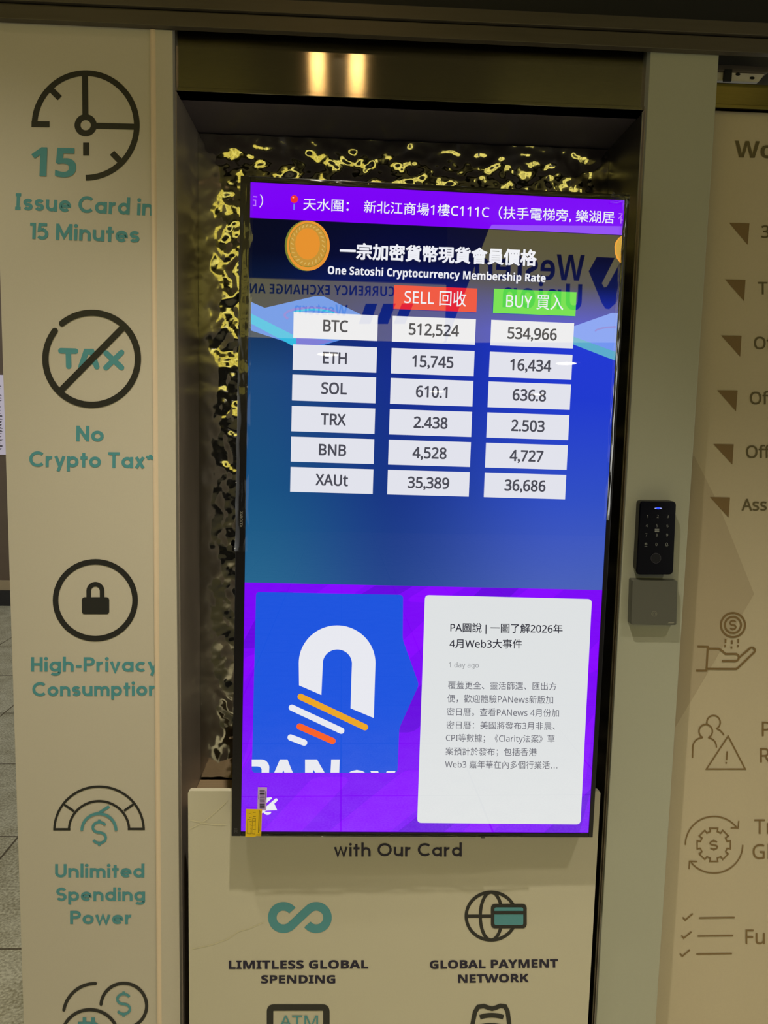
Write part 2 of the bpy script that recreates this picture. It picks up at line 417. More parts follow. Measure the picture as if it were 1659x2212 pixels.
# a narrow cover strip folded over the right border of the panel
g = G()
tl, tr, bl_, br_ = onY(327, 60), onY(374, 60), onY(341.5, 2212), onY(389, 2212)
ZC = onY(830, 77, -.016).z-.001
def edge(pa, pb, z): return pa.x+(pb.x-pa.x)*(z-pa.z)/(pb.z-pa.z)
x_t, x_b = edge(tl, bl_, ZC), edge(tl, bl_, .001)
fr = [(x_t, -.0026, ZC), (PL1, -.0026, ZC), (PL1, -.0026, .001), (x_b, -.0026, .001)]
g.prism(fr, [(x, -.0005, z) for x, y, z in fr]); g.out('cover_strip', M_PANEL, lp)
g = G()
pts = [(x_t, ZC), (x_b, .001)]
for (a, za), (c, zc) in [(pts[0], pts[1])]:
    n = 7; prof = [(-.0015+.0095*i/n, -.0027-.0024*sin(pi*i/n)) for i in range(n+1)]
    for i in range(n):
        (u0, v0), (u1, v1) = prof[i], prof[i+1]
        g.poly([(a+u0, v0, za), (a+u1, v1, za), (c+u1, v1, zc), (c+u0, v0, zc)])
g.out('folded_edge', pm('glossy_film_edge', (238, 218, 192), rough=.25, spec=.5), lp, label='raised glossy fold of film')
# clock icon
c = [ribbon(arc(185, 271, 110.5, 113, 180, 450, 80), 12.5), ribbon([(68, 268), (107, 268.5)], 13), ribbon([(183.5, 160), (184.5, 250)], 13), ribbon([(205, 271.5), (294, 274)], 13),
     ring(185, 270.5, 17.5, 17.5, 13), ribbon([(104, 187), (129, 212)], 13), ribbon([(242, 330), (267, 356)], 13), ribbon([(186, 308), (186, 336)], 13)]
decal(lp, 'clock_icon', Y0, [(sum(c, []), M_INK), (text('15', (67, 380), (163, 383), cap=63, style='b', fat=.008), M_TEAL)])
decal(lp, 'caption_lettering', Y0, [(pen('Issue Card in', (31, 453), (331, 466), 36), M_TEAL)], 'teal words Issue Card in')
decal(lp, 'caption_lettering', Y0, [(pen('15 Minutes', (64, 516), (301, 524), 35), M_TEAL)], 'teal words 15 Minutes')
# no tax icon
tax = ribbon([(131.5, 757.5), (163, 758.5)], 12, 'round')+ribbon([(147.5, 758), (148.5, 791)], 12, 'round')+ribbon([(175, 792), (186, 759.5), (198, 759.5), (209, 792)], 12, 'round')+ribbon([(179, 781), (205, 782.5)], 11)
tax += ribbon([(229, 762.5), (262.5, 794)], 12, 'round')+ribbon([(262.5, 761.5), (229, 794)], 12, 'round')
a0 = math.degrees(math.atan2(697-775, 133-198))
a1 = math.degrees(math.atan2(713-775, 116.5-198))
rg = ribbon(arc(198, 775, 100, 99.5, a0, a1+360, 80), 13.5, 'round')+ribbon([(267, 706), (133, 842)], 14)
decal(lp, 'no_tax_icon', Y0, [(tax, M_TEAL), (rg, M_INK)])
decal(lp, 'caption_lettering', Y0, [(pen('No', (164.5, 953), (224, 954), 33.5), M_TEAL)], 'teal word No')
decal(lp, 'caption_lettering', Y0, [(pen('Crypto Tax', (63, 1008), (312.5, 1011), 33.5)+pen('*', (314, 1014), (336, 1014), 33.5, wd=.16), M_TEAL)], 'teal words Crypto Tax with an asterisk')
# padlock icon
decal(lp, 'icon_ring', Y0, [(ring(206, 1296.5, 86, 83, 12), M_INK)])
lk = rrect(177, 1290, 236, 1326.5, 6)+ribbon([(191.7, 1292)]+arc(206.2, 1276.5, 14.5, 10.5+4, 180, 360, 24)+[(220.7, 1292)], 10)
decal(lp, 'padlock_icon', Y0, [(lk, M_INK)])
decal(lp, 'caption_lettering', Y0, [(pen('High-Privacy', (67, 1450.5), (342, 1451), 31), M_TEAL)], 'teal words High-Privacy')
decal(lp, 'caption_lettering', Y0, [(pen('Consumption', (70, 1504), (344, 1502.5), 30.5), M_TEAL)], 'teal word Consumption')
# gauge icon
ga = ribbon(arc(214, 1793, 96.5, 94, 180, 360, 60), 5)+ribbon(arc(214, 1793, 65, 62.5, 180, 360, 50), 5)+ribbon([(115, 1791.3), (152, 1791.3)], 5)+ribbon([(276, 1790.5), (313, 1790.5)], 5)
ga += ribbon([(136, 1736), (160, 1752.5)], 5)+ribbon([(290, 1736), (268, 1751.5)], 5)
gt = ribbon(arc(213.7, 1794, 37, 36.5, 180, 360, 40), 6)+ribbon([(212, 1757.5), (235.6, 1741.8)], 6)+dollar(214.5, 1798.5, 28, 45, 5.5, .13)
decal(lp, 'gauge_icon', Y0, [(ga, M_INK), (gt, M_TEAL)])
decal(lp, 'caption_lettering', Y0, [(pen('Unlimited', (119, 1895.5), (312, 1895.5), 29), M_TEAL)], 'teal word Unlimited')
decal(lp, 'caption_lettering', Y0, [(pen('Spending', (121.5, 1946), (313.5, 1946), 28.5), M_TEAL)], 'teal word Spending')
decal(lp, 'caption_lettering', Y0, [(pen('Power', (151.5, 1996), (285, 1996), 28.5), M_TEAL)], 'teal word Power')
# coins icon
co = ribbon(arc(206, 2193.5, 69, 69, 190, 270, 26), 7, 'round')+ribbon(arc(267.5, 2172.5, 49.3, 48.5, 184, 452, 60), 7, 'round')+ribbon(arc(194.5, 2240, 61, 59, 150, 390, 60), 7)
ct = dollar(267, 2169, 27, 43, 5.5, .13)+ribbon([(182.5, 2198), (182.5, 2212)], 8)+ribbon([(201, 2198), (201, 2212)], 8)
ct += ribbon([(168, 2211), (200, 2211)]+arc(200, 2225, 14, 14, 270, 450, 16)+[(180, 2239)], 7)+ribbon([(180, 2211), (180, 2275)], 8)+ribbon([(180, 2239), (202, 2239)]+arc(202, 2256, 17, 17, 270, 450, 16)+[(168, 2273)], 7)
decal(lp, 'coins_icon', Y0, [(co, M_INK), (ct, M_TEAL)])

# ---- grey-green column on the right
CR = onY(1495.8, 1000).x
cp = panel('column_cladding', PXR, CR, .001, 2.30, 0, .03, M_COLUMN, 'grey-green clad column carrying the keypad, right of the screen niche', 'column', bev=.002)

# ---- printed sliding door at the far right
YD = .06
zt = onY(1600, 240, YD).z
dp = panel('sliding_door_panel', CR-.05, 1.35, .003, zt, YD, YD+.02, M_LEAF, 'cream door panel printed with brown list, at the right edge of the photo', 'door panel')
chev = [(1500, 985), (1550, 1085), (1629, 1283), (1560, 1400), (1468, 1556), (1440, 1600), (1440, 985)]
decal(dp, 'arrow_print', YD, [([chev], M_LEAF2)], 'darker beige arrow-shaped print')
rows = [((1575, 481), (1619, 482.5), (1615.5, 529)), ((1566.5, 603.5), (1610.5, 605), (1607.5, 651)), ((1558, 724.5), (1602, 725.5), (1599, 770.5)), ((1549.5, 843), (1593.5, 843.5), (1590, 888.5)),
        ((1541, 959), (1585, 960), (1582, 1003.5)), ((1533.5, 1073.5), (1577, 1074.5), (1574, 1118))]
for r in rows: decal(dp, 'bullet_triangle', YD, [([list(r)], M_BROWN)], k=2)
tx = text('Wo', (1587, 340), (1672, 342), cap=36, style='b')
decal(dp, 'heading_lettering', YD, [(tx, M_OLIVE)], k=2)
for s, x, y, cp_ in [('3', 1645, 514, 27), ('T', 1638, 636, 27), ('Of', 1629.5, 754.5, 27), ('Of', 1620.5, 873.5, 27), ('Off', 1612, 989.5, 27), ('Ass', 1602.5, 1103, 25.5)]:
    decal(dp, 'list_lettering', YD, [(text(s, (x, y), cap=cp_, fat=.014), M_OLIVE)], k=2)
# coin over hand
co = ring(1583.3, 1350, 26, 26, 4.2)+ring(1583.3, 1350, 17.5, 17.5, 4.2)+dollar(1583.3, 1350, 12.5, 18, 3.4, .12)
for x, y0, y1 in ((1567.2, 1380, 1388.5), (1580.8, 1383, 1391), (1594.8, 1380, 1388.5), (1566.2, 1392.5, 1398), (1580, 1396, 1401.5), (1594, 1393, 1398)): co += ribbon([(x, y0), (x, y1)], 3.6)
co += ribbon([(1506.5, 1396.5), (1529, 1397), (1526, 1448.5), (1503.5, 1448.5)], 4.2)
co += ribbon([(1529, 1401), (1553, 1401.5), (1560, 1406), (1567, 1412.5), (1589, 1412.5)]+arc(1589, 1420, 7, 7.5, -80, 80, 10)+[(1589, 1428), (1559.5, 1428)], 4.2)
co += ribbon([(1597, 1420), (1619, 1401)]+arc(1624.3, 1405, 6.2, 6.2, -130, 50, 12)+[(1594, 1442.5), (1590, 1445), (1528, 1444.5)], 4.2)
decal(dp, 'coin_hand_icon', YD, [(co, M_BROWN)], k=2)
pe = ribbon(arc(1524.5, 1579.5, 14.5, 14.8, 60, -240, 40), 3)+ribbon(arc(1541.5, 1560.5, 14.5, 15, 65, -190, 36)+[], 3)
pe += ribbon([(1518.5, 1592.5)]+arc(1516, 1615, 19.5, 21, 265, 188, 14)+[(1496, 1637)], 3)+ribbon([(1530, 1592.5)]+arc(1530, 1613, 17.5, 19, 280, 352, 12)+[(1548, 1615)], 3)
pe += ribbon([(1547.5, 1573.5), (1556, 1578), (1561.5, 1584), (1564, 1588)], 3)+ribbon([(1573, 1590), (1610, 1661.5), (1526, 1661.5)], 3, closed=True)+ribbon([(1571, 1623), (1569.5, 1642)], 3.4)+disc(1568.7, 1648, 2, 2, 12)
decal(dp, 'people_warning_icon', YD, [(pe, M_BROWN)], k=2)
ge = []
for k in range(8):
    a = 45*k-90; ge += [(25.5, a-17), (32.5, a-13.5), (38.5, a-12 if 0 else a-13.5), (38.5, a+13.5), (32.5, a+13.5), (28, a+17)]
gp = []
for k in range(8):
    for rr, da in ((29.5, -18), (29.5, -14.5), (37, -13.5), (37, 13.5), (29.5, 14.5), (29.5, 18)):
        a = radians(45*k-90+da); gp.append((1542+rr*cos(a), 1825+rr*sin(a)))
ge = ribbon(gp, 2.8, closed=True)+dollar(1542, 1825.5, 16, 17, 2.8, .2)
ge += ribbon(arc(1542.5, 1825, 62, 61.5, 180, 322, 40), 2.8)+ribbon([(1596, 1773), (1594.5, 1788.5), (1578.5, 1788.5)], 2.8)
ge += ribbon(arc(1542, 1825, 62.5, 61, 0, 142, 40), 2.8)+ribbon([(1488.5, 1877), (1489.5, 1860.5), (1506, 1861)], 2.8)
decal(dp, 'gear_icon', YD, [(ge, M_BROWN)], k=2)
ck = []
for y, dx in ((1982.5, 0), (2021.7, -3), (2060.5, -6)):
    ck += ribbon([(1475+dx, y-1), (1480+dx, y+5), (1496.5+dx, y-9)], 3)+ribbon([(1510+dx, y+.5), (1587+dx, y-.7)], 3)
decal(dp, 'checklist_icon', YD, [(ck, M_BROWN)], k=2)
for s, x, y in (('P', 1646, 1590), ('R', 1642, 1647), ('Tr', 1629.5, 1801), ('Gl', 1626, 1855), ('Fu', 1610.5, 2039)):
    decal(dp, 'list_lettering', YD, [(text(s, (x, y), cap=31), M_BROWN)], k=2)
# header strip above that door and the exposed hanger
YH = .045
z0, z1 = onY(1600, 236, YH).z, onY(1600, 181, YH).z
t = thing('door_track_cover', (CR+.3, YH, z0), 'brass-like steel cover strip of the sliding door track, yellow reflection painted in, top right', 'track cover')
m_tr = aniso(add_grain(pm('track_steel_reflection', (132, 122, 58), rough=.33, metal=.8), 40, .12, .05, (1, 1, 8)), .6)  # the steel's yellow reflection is put into its base colour
g = G(); g.box(CR-.04, 1.35, YH, YH+.012, z0, z1, bev=.001); g.out('cover_plate', m_tr, t)
g = G(); g.box(CR-.04, 1.35, YH-.006, YH-.0002, z0-.001, z0+.006, bev=.001); g.out('lower_lip', m_tr, t)
t = thing('door_hanger', (CR+.06, .05, z1), 'white metal door hanger with two bolt holes, exposed above the track at top right', 'bracket')
zb, zt2 = onY(1600, 178, .05).z, onY(1600, 113, .05).z
g = G(); g.box(CR-.02, 1.3, .10, .115, zb, zt2+.03, bev=.001); g.out('back_plate', pm('grey_casting', (150, 146, 140), rough=.5), t)
xa, xb = onY(1579, 160, .05).x, onY(1652, 160, .05).x
zf0, zf1 = onY(1600, 176, .05).z, onY(1600, 158, .05).z
g = G()
fr = [(CR-.01, .05, zf0), (xb-.012, .05, zf0), (xb, .05, zf1), (CR-.01, .05, zf1)]
g.prism(fr, [(x, .058, z) for x, y, z in fr]); o = g.out('flange', M_WHITE, t)
for px, py in ((1594, 160.5), (1625, 168.5)):
    g = G(); g.add(disc(px, py, 5.5, 3.2, 16), lambda x, y: onY(x, y, .0492)); g.out('bolt_hole', M_DARK, o)
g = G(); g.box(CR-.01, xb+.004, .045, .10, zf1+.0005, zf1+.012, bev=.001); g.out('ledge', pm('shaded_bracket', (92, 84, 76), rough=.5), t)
xs0, xs1 = onY(1563, 165, .047).x, onY(1579, 165, .047).x
g = G(); g.box(xs0, xs1, .0435, .0488, zf0-.003, zf1+.003); g.out('belt', M_DARK, t)

# ---- shutter housing above everything
YS = -.016
zb = onY(830, 77, YS).z; zm = onY(830, 42, YS).z; zu = onY(830, 9, YS-.006).z
t = thing('shutter_housing', (0, YS, zb), 'dark bronze roller shutter housing running across the top of the photo', 'shutter')
g = G(); g.box(-3, 2.2, YS, -.001, zb, zm-.0022, bev=.0012); g.out('lower_slat', M_BRONZE, t)
g = G(); g.box(-3, 2.2, YS-.006, -.001, zm, zu, bev=.0012); g.out('upper_slat', M_BRONZE, t)
g = G(); g.box(-3, 2.2, YS+.004, -.001, zm-.0022, zm); g.out('slat_gap', M_DARK, t)
g = G(); g.box(-3, 2.2, -.012, .2, 2.345, 2.95); g.box(-3, 2.2, -.012, -.002, zu+.001, 2.344); g.out('housing_box', M_DARK, t)

# ---- lower board with its ledge
YBD = -.025
bx0 = onY(406.5, 1800, YBD).x; bx1 = onY(1289, 1860, YBD).x; bz = onY(440, 1708.5, YBD).z
lb = thing('poster_board', ((bx0+bx1)/2, YBD, 0), 'cream board with global payment icons standing in the niche below the screen', 'board')
q = rrect(bx0, .001, bx1, bz, .006)[0]
g = G(); g.prism([(x, YBD, z) for x, z in q], [(x, YBD+.012, z) for x, z in q]); g.out('board', M_BOARD, lb)
pb = lambda *a, **k: decal(lb, *a, **k)
pb('heading_lettering', YBD, [(pen('with Our Card', (721.5, 1850), (998, 1850), 29, wd=.155), M_NAVY)], 'navy words with Our Card')
cL, cR, rm = (612.4, 1982), (683.2, 1982), 24.2
th = math.degrees(math.acos(min(1, 2*rm/math.hypot(cR[0]-cL[0], 0.01)))); 
p = arc(cL[0], cL[1], rm, rm, -38, -360+th, 50)+arc(cR[0], cR[1], rm, rm, 180+th, 360+142, 50)
pb('infinity_icon', YBD, [(ribbon(p, 18.5), M_TEAL)])
pb('caption_lettering', YBD, [(text('LIMITLESS GLOBAL', (494.5, 2093.5), (795, 2092.5), cap=18.5, style='b', fat=.022), M_NAVY)], 'dark words LIMITLESS GLOBAL')
pb('caption_lettering', YBD, [(text('SPENDING', (564.5, 2124.3), (724, 2124.3), cap=17.8, style='b', fat=.022), M_NAVY)], 'dark word SPENDING')
gl = ring(1061, 1979, 54, 51.7, 7)+ring(1061, 1979, 23.5, 51.7, 7)+ribbon([(1007, 1979), (1062, 1979)], 7)
pb('globe_card_icon', YBD, [(gl, M_INK), (rrect(1060.4, 1952.4, 1137.9, 2005.4, 9), M_INK), (rrect(1068, 1960, 1130.3, 1998.5, 4), M_TEAL), (ribbon([(1068, 1971.5), (1130.3, 1971.5)], 7.2), M_INK)])
pb('caption_lettering', YBD, [(text('GLOBAL PAYMENT', (929, 2093), (1205, 2090), cap=18.3, style='b', fat=.022), M_NAVY)], 'dark words GLOBAL PAYMENT')
pb('caption_lettering', YBD, [(text('NETWORK', (990, 2123), (1141.5, 2121.3), cap=17.8, style='b', fat=.022), M_NAVY)], 'dark word NETWORK')
pb('cash_machine_icon', YBD, [(ribbon(rquad([(583.3, 2176.3), (705, 2176.3), (705, 2290), (583.3, 2290)], 9)[0], 14, closed=True), M_INK), (text('ATM', (604, 2219), (687, 2219), cap=25.5), M_TEAL)])
bg_ = ribbon([(1012, 2260), (1020, 2216), (1026, 2186), (1033, 2175), (1045, 2173), (1056, 2177), (1063, 2179), (1070, 2177), (1081, 2172.5), (1091, 2174), (1096.5, 2185), (1100.5, 2216), (1106, 2260)], 9.5)
bg_ += ribbon(arc(1062, 2240, 60, 47, 245, 295, 14), 10)+ribbon(arc(1060, 2262, 64, 47, 243, 297, 14), 10)
pb('money_bag_icon', YBD, [(bg_, M_INK)])
M_SCR = pm('scratch_white', (222, 216, 184), rough=.2)
pb('scratch_mark', YBD, [(ribbon([(414, 2050), (460, 2040), (492, 2028), (515, 2012), (540, 2005), (570, 1992)], 1.1), M_SCR)])
# wooden ledge behind the board
zl = onY(470, 1683, YB-.01).z
g = G(); g.box(XL+.0005, bx1-.02, .10, YB-.012, zl-.012, zl, bev=.0012); o = g.out('wooden_ledge', M_WOOD)
tag(o, 'pale wooden ledge behind the cream board, seen at lower left of the screen', 'ledge')

# ---- keypad lock on the column
def tri_solid(t, name, front_px, Yf, back_px, Yb, mat, r=7, label=None, parent=None, bev=.0018):
    fp = rquad(front_px, r)[0]; bp = rquad(back_px, r)[0]
    g = G(); A = [onY(x, y, Yf) for x, y in fp]
    cx = sum((p for p in A), Vector())/len(A)
    g.prism([cx+(p-cx)*.965 for p in A], [Vector((p.x, Yf+.0022, p.z)) for p in A])
    B = [onY(x, y, Yf+.0022) for x, y in fp]; 
    B = [Vector((p.x, Yf+.0022, p.z)) for p in A]
    C_ = [Vector((p.x, Yb, p.z)) for p in A] if back_px is None else [onY(x, y, Yb) for x, y in bp]
    g.prism(B, C_)
    return g.out(name, mat, parent or t, label=label)
kf = [(1383.5, 1082), (1461.5, 1083), (1454.5, 1241.5), (1375, 1241.5)]
kc = onY(1419, 1160, -.03)
kp = thing('keypad_lock', (kc.x, 0, onY(1419, 1241, -.03).z), 'black touch keypad lock with blue light, mounted on the column above the grey switch plate', 'keypad')
M_GLASSK = pm('black_keypad_glass', (7, 8, 20), rough=.12, spec=.5)
FR_ = [onY(x, y, -.026) for x, y in rquad(kf, 9)[0]]
cen = sum(FR_, Vector())/len(FR_)
g = G()
g.prism([Vector((cen.x+(p.x-cen.x)*.97, -.026, cen.z+(p.z-cen.z)*.985)) for p in FR_], [Vector((p.x, -.0236, p.z)) for p in FR_])
g.out('front_glass', M_GLASSK, kp)
g = G(); g.prism([Vector((p.x-.0005, -.0234, p.z)) for p in FR_], [Vector((cen.x+(p.x-cen.x)*.985, -.0045, cen.z+.004+(p.z-cen.z)*.95)) for p in FR_]); g.out('housing', M_SHELL, kp)
g = G(); g.prism([Vector((cen.x+(p.x-cen.x)*.93, -.0045, cen.z+.006+(p.z-cen.z)*.88)) for p in FR_], [Vector((cen.x+(p.x-cen.x)*.93, -.0002, cen.z+.006+(p.z-cen.z)*.88)) for p in FR_]); g.out('back_plate', M_SHELL, kp)
YK = -.0262
M_KEY = pm('pale_key_print', (120, 122, 116), rough=.3, emit=(120, 122, 116), estr=.12)
kx = lambda cx, cy: (1240+cx/3.9594, 1000+cy/3.96)
keys = [('1', 628, 457), ('2', 715, 457), ('3', 803, 457), ('4', 622, 536), ('5', 711, 536), ('6', 799, 537), ('7', 619, 615), ('8', 708, 617), ('9', 796, 617), ('0', 704, 697)]
for s, a, c in keys: decal(kp, 'key', YK, [(ctext(s, kx(a, c), 6.4, .95), M_KEY)])
x, y = kx(615, 697); decal(kp, 'key', YK, [(ring(x, y-.8, 2.0, 2.0, 1.8, 16)+ribbon([(x-3, y+4.6), (x+3, y+4.6)], 1.2), M_KEY)], 'pale settings symbol key')
x, y = kx(793, 697); decal(kp, 'key', YK, [(ribbon([(x-3, y+2.2), (x-2, y+1), (x-2, y-2), (x, y-3.6), (x+2, y-2), (x+2, y+1), (x+3, y+2.2)], .9, closed=True)+ribbon([(x-2.4, y+5), (x+2.4, y+5)], 1), M_KEY)], 'dim bell symbol key')
x, y = kx(709, 577); decal(kp, 'card_symbol', YK, [(rrect(x-4.8, y-3.5, x+4.8, y+3.5, .8), M_KEY), (ribbon([(x-4.8, y-.9), (x+4.8, y-.9)], 1.3), M_GLASSK)])
x, y = kx(700, 815); decal(kp, 'fingerprint_ring', YK, [(disc(x, y, 9.6, 9.6, 32), pm('fingerprint_pad', (14, 14, 22), rough=.4)), (ring(x, y, 10.6, 10.6, 1.1, 40), pm('ring_grey', (62, 62, 70), rough=.3))])
x, y = kx(720, 388)
decal(kp, 'indicator_light', YK, [(disc(x, y, 8.2, 1.5, 24), pm('led_halo', (150, 160, 230), emit=(150, 165, 240), estr=.7)), (disc(x, y, 4.2, 2.1, 20), pm('led_blue', (40, 60, 255), emit=(40, 70, 255), estr=1.3))], 'glowing blue light')
# ---- switch plate below it
sp = thing('switch_plate', (onY(1413, 1350, -.0190).x, 0, onY(1413, 1350, -.0190).z), 'square grey doorbell switch plate on the column just below the black keypad', 'switch')
M_GREY = add_grain(pm('grey_switch_plastic', (94, 95, 88), rough=.42), 300, .04, .03)
P = [onY(x, y, -.0190) for x, y in rquad([(1366.3, 1252), (1464.2, 1254), (1461.5, 1350.5), (1363, 1349.3)], 4)[0]]; cen = sum(P, Vector())/len(P)
sc2 = lambda p, y, k: Vector((cen.x+(p.x-cen.x)*k, y, cen.z+(p.z-cen.z)*k))
g = G(); g.prism([sc2(p, -.0190, .985) for p in P], [sc2(p, -.0178, 1) for p in P]); g.prism([sc2(p, -.0178, 1) for p in P], [sc2(p, -.0145, 1) for p in P]); g.out('front_plate', M_GREY, sp)
g = G(); g.prism([sc2(p, -.0145, .985) for p in P], [sc2(p, -.0135, .985) for p in P]); g.out('seam', M_SHELL, sp)
g = G(); g.prism([sc2(p, -.0135, 1) for p in P], [sc2(p, -.0002, 1) for p in P]); g.out('back_box', M_GREY, sp)
x, y = kx(686, 1291)
M_GP = pm('pale_grey_print', (150, 148, 134), rough=.4)
decal(sp, 'bell_icon', -.0190, [(ring(x, y, 5.6, 5.4, .6, 30)+ribbon([(x-2.8, y+2.6), (x-2.4, y-1.5), (x, y-3), (x+2.4, y-1.5), (x+2.8, y+2.6)], .6, closed=True), M_GP)])
x, y = kx(830, 1367); decal(sp, 'faint_mark', -.0190, [([[(x-7.5, y+1.3), (x-4.5, y-1.2), (x+7.5, y-1.2), (x+5, y+1.3)]], M_GP)])

# ------------------------------------------------------------------ the television
TM = Matrix(((TVX.x, TVY.x, TVN.x, TVO.x), (TVX.y, TVY.y, TVN.y, TVO.y), (TVX.z, TVY.z, TVN.z, TVO.z), (0, 0, 0, 1)))
tv = thing('television', TVO, 'large upright black television showing crypto prices, fixed in the steel niche', 'television', mat=TM)
LB, RB_, BB, TB = .0178, .0085, .0088, .0105           # bezel widths: chin on the left
D3 = lambda d: (lambda x, y: (lambda q: Vector((q[0], q[1], d)))(tvp(x, y)))
BZ = .0026                                              # bezel stands proud of the picture
ox0, ox1, oy0, oy1 = -LB, TVW+RB_, -BB, TVH+TB
def lbox(name, x0, x1, y0, y1, z0, z1, mat, parent, bev=.001, label=None):
    g = G(); g.box(x0, x1, y0, y1, z0, z1, bev=bev); return g.out(name, mat, parent, local=True, label=label)
g = G()
g.box(ox0, 0, oy0, oy1, -.011, BZ, bev=.0012); g.box(TVW, ox1, oy0, oy1, -.011, BZ, bev=.0012)
g.box(0, TVW, oy0, 0, -.011, BZ, bev=.0012); g.box(0, TVW, TVH, oy1, -.011, BZ, bev=.0012)
bez = g.out('bezel', M_BLACK, tv, local=True)
g = G(); rr = [(ox0+.002, oy0+.002), (ox1-.002, oy0+.002), (ox1-.002, oy1-.002), (ox0+.002, oy1-.002)]
g.prism([(x, y, -.011) for x, y in rr], [(x, y, -.024) for x, y in rr])
rr2 = [(.02, .16), (TVW-.16, .16), (TVW-.16, TVH-.05), (.02, TVH-.05)]
rr3 = [(.05, .20), (TVW-.2, .20), (TVW-.2, TVH-.08), (.05, TVH-.08)]
g.out('rear_shell', M_SHELL, tv, local=True)
g = G(); g.prism([(x, y, -.0242) for x, y in rr2], [(x, y, -.062) for x, y in rr3]); g.out('rear_housing', M_SHELL, tv, local=True)
a, c = tvp(508.5, 1045), tvp(520, 1204)
lbox('rear_speaker_box', a[0]-.003, .03, c[1], a[1], -.056, -.0245, M_SHELL, tv, .003)
g = G(); g.box(.2, .45, .45, .8, -.078, -.0625, bev=.002); g.box(.29, .36, .55, .7, -.235, -.0785, bev=.002); g.out('wall_mount', M_SHELL, tv, local=True)
# the lit picture: a blue field that varies across the screen
m = screen_mat('blue_field', (30, 60, 160))
N, L = nodes(m); b = N['Principled BSDF']; tc = N.new('ShaderNodeTexCoord'); sx = N.new('ShaderNodeSeparateXYZ'); L.new(tc.outputs['Object'], sx.inputs[0])
def ramp(stops, src, scale):
    mr = N.new('ShaderNodeMath'); mr.operation = 'DIVIDE'; mr.inputs[1].default_value = scale; L.new(src, mr.inputs[0])
    r = N.new('ShaderNodeValToRGB'); e = r.color_ramp.elements
    e[0].position, e[0].color = stops[0][0], lin(stops[0][1]); e[1].position, e[1].color = stops[-1][0], lin(stops[-1][1])
    for p_, c_ in stops[1:-1]: k = e.new(p_); k.color = lin(c_)
    L.new(mr.outputs[0], r.inputs[0]); return r.outputs[0]
V = sx.outputs[1]
rl = ramp([(.40, (36, 100, 140)), (.55, (26, 82, 128)), (.72, (30, 72, 122)), (.82, (12, 32, 70)), (.90, (8, 12, 34)), (1, (10, 10, 26))], V, TVH)
rc = ramp([(.40, (34, 68, 140)), (.55, (24, 52, 132)), (.72, (22, 44, 140)), (.82, (16, 36, 130)), (.90, (10, 14, 60)), (1, (6, 7, 26))], V, TVH)
rr_ = ramp([(.40, (72, 96, 184)), (.55, (48, 78, 196)), (.70, (32, 58, 206)), (.80, (34, 56, 212)), (.87, (16, 24, 74)), (.91, (12, 14, 46)), (1, (8, 8, 24))], V, TVH)
def mix(a_, b_, fac):
    q_ = N.new('ShaderNodeMix'); q_.data_type = 'RGBA'; L.new(fac, q_.inputs[0]); L.new(a_, q_.inputs[6]); L.new(b_, q_.inputs[7]); return q_.outputs[2]
def rngn(src, a_, b_):
    q_ = N.new('ShaderNodeMapRange'); q_.interpolation_type = 'SMOOTHSTEP'; q_.inputs[1].default_value = a_; q_.inputs[2].default_value = b_; L.new(src, q_.inputs[0]); return q_.outputs[0]
U = sx.outputs[0]
colr = mix(mix(rl, rc, rngn(U, 0.0, .30)), rr_, rngn(U, .24, .62)); L.new(colr, b.inputs['Emission Color'])
g = G(); g.box(0, TVW, 0, TVH, -.010, 0.0); scr = g.out('screen', m, tv, local=True)
LY = .00022
def gfx(name, layers, k=1, label=None):
    """picture element of the display; layers of (polygons in photo survey coordinates, material)"""
    g = G()
    for i, (sh, mm) in enumerate(layers): g.add(sh, D3(LY*(k+i)), i)
    return g.out(name, [mm for _, mm in layers], scr, local=True, label=label)
def gfl(name, layers, k=1, label=None):
    """same, in metres from the lower left corner; y up is handled by the caller"""
    g = G()
    for i, (sh, mm) in enumerate(layers): g.add(sh, (lambda d: (lambda x, y: Vector((x, -y, d))))(LY*(k+i)), i)
    return g.out(name, [mm for _, mm in layers], scr, local=True, label=label)
S_PUR = screen_mat('violet', (124, 0, 246)); S_PUR2 = screen_mat('light_violet', (136, 0, 255)); S_PUR3 = screen_mat('deep_violet', (104, 0, 224))
S_WH = screen_mat('white', (232, 233, 240)); S_CELL = screen_mat('cell_white', (226, 227, 236)); S_CARD = screen_mat('card_white', (222, 225, 226))
S_TXT = screen_mat('cell_text', (74, 74, 84)); S_TXT2 = screen_mat('body_text', (92, 92, 104)); S_TXT3 = screen_mat('dark_text', (40, 40, 52)); S_GRY = screen_mat('grey_text', (146, 148, 152))
S_RED = screen_mat('red', (228, 36, 56)); S_GRN = screen_mat('green', (88, 214, 76)); S_BLU = screen_mat('blue', (26, 84, 222)); S_BLU2 = screen_mat('blue_bright', (20, 76, 216))
S_YEL = screen_mat('amber', (236, 166, 36)); S_ORG = screen_mat('orange', (250, 96, 36))
S_SKY = screen_mat('sky_blue', (88, 140, 228)); S_SKY2 = screen_mat('periwinkle', (116, 150, 240)); S_CYN = screen_mat('cyan', (52, 186, 224)); S_LAV = screen_mat('lavender', (128, 126, 214)); S_AQU = screen_mat('aqua', (92, 172, 204))
S_GOLD = screen_mat('gold', (232, 150, 52)); S_GOLD2 = screen_mat('gold_ring', (196, 146, 56)); S_GOLD3 = screen_mat('gold_face', (230, 146, 48)); S_GEDGE = screen_mat('coin_edge', (120, 128, 50))
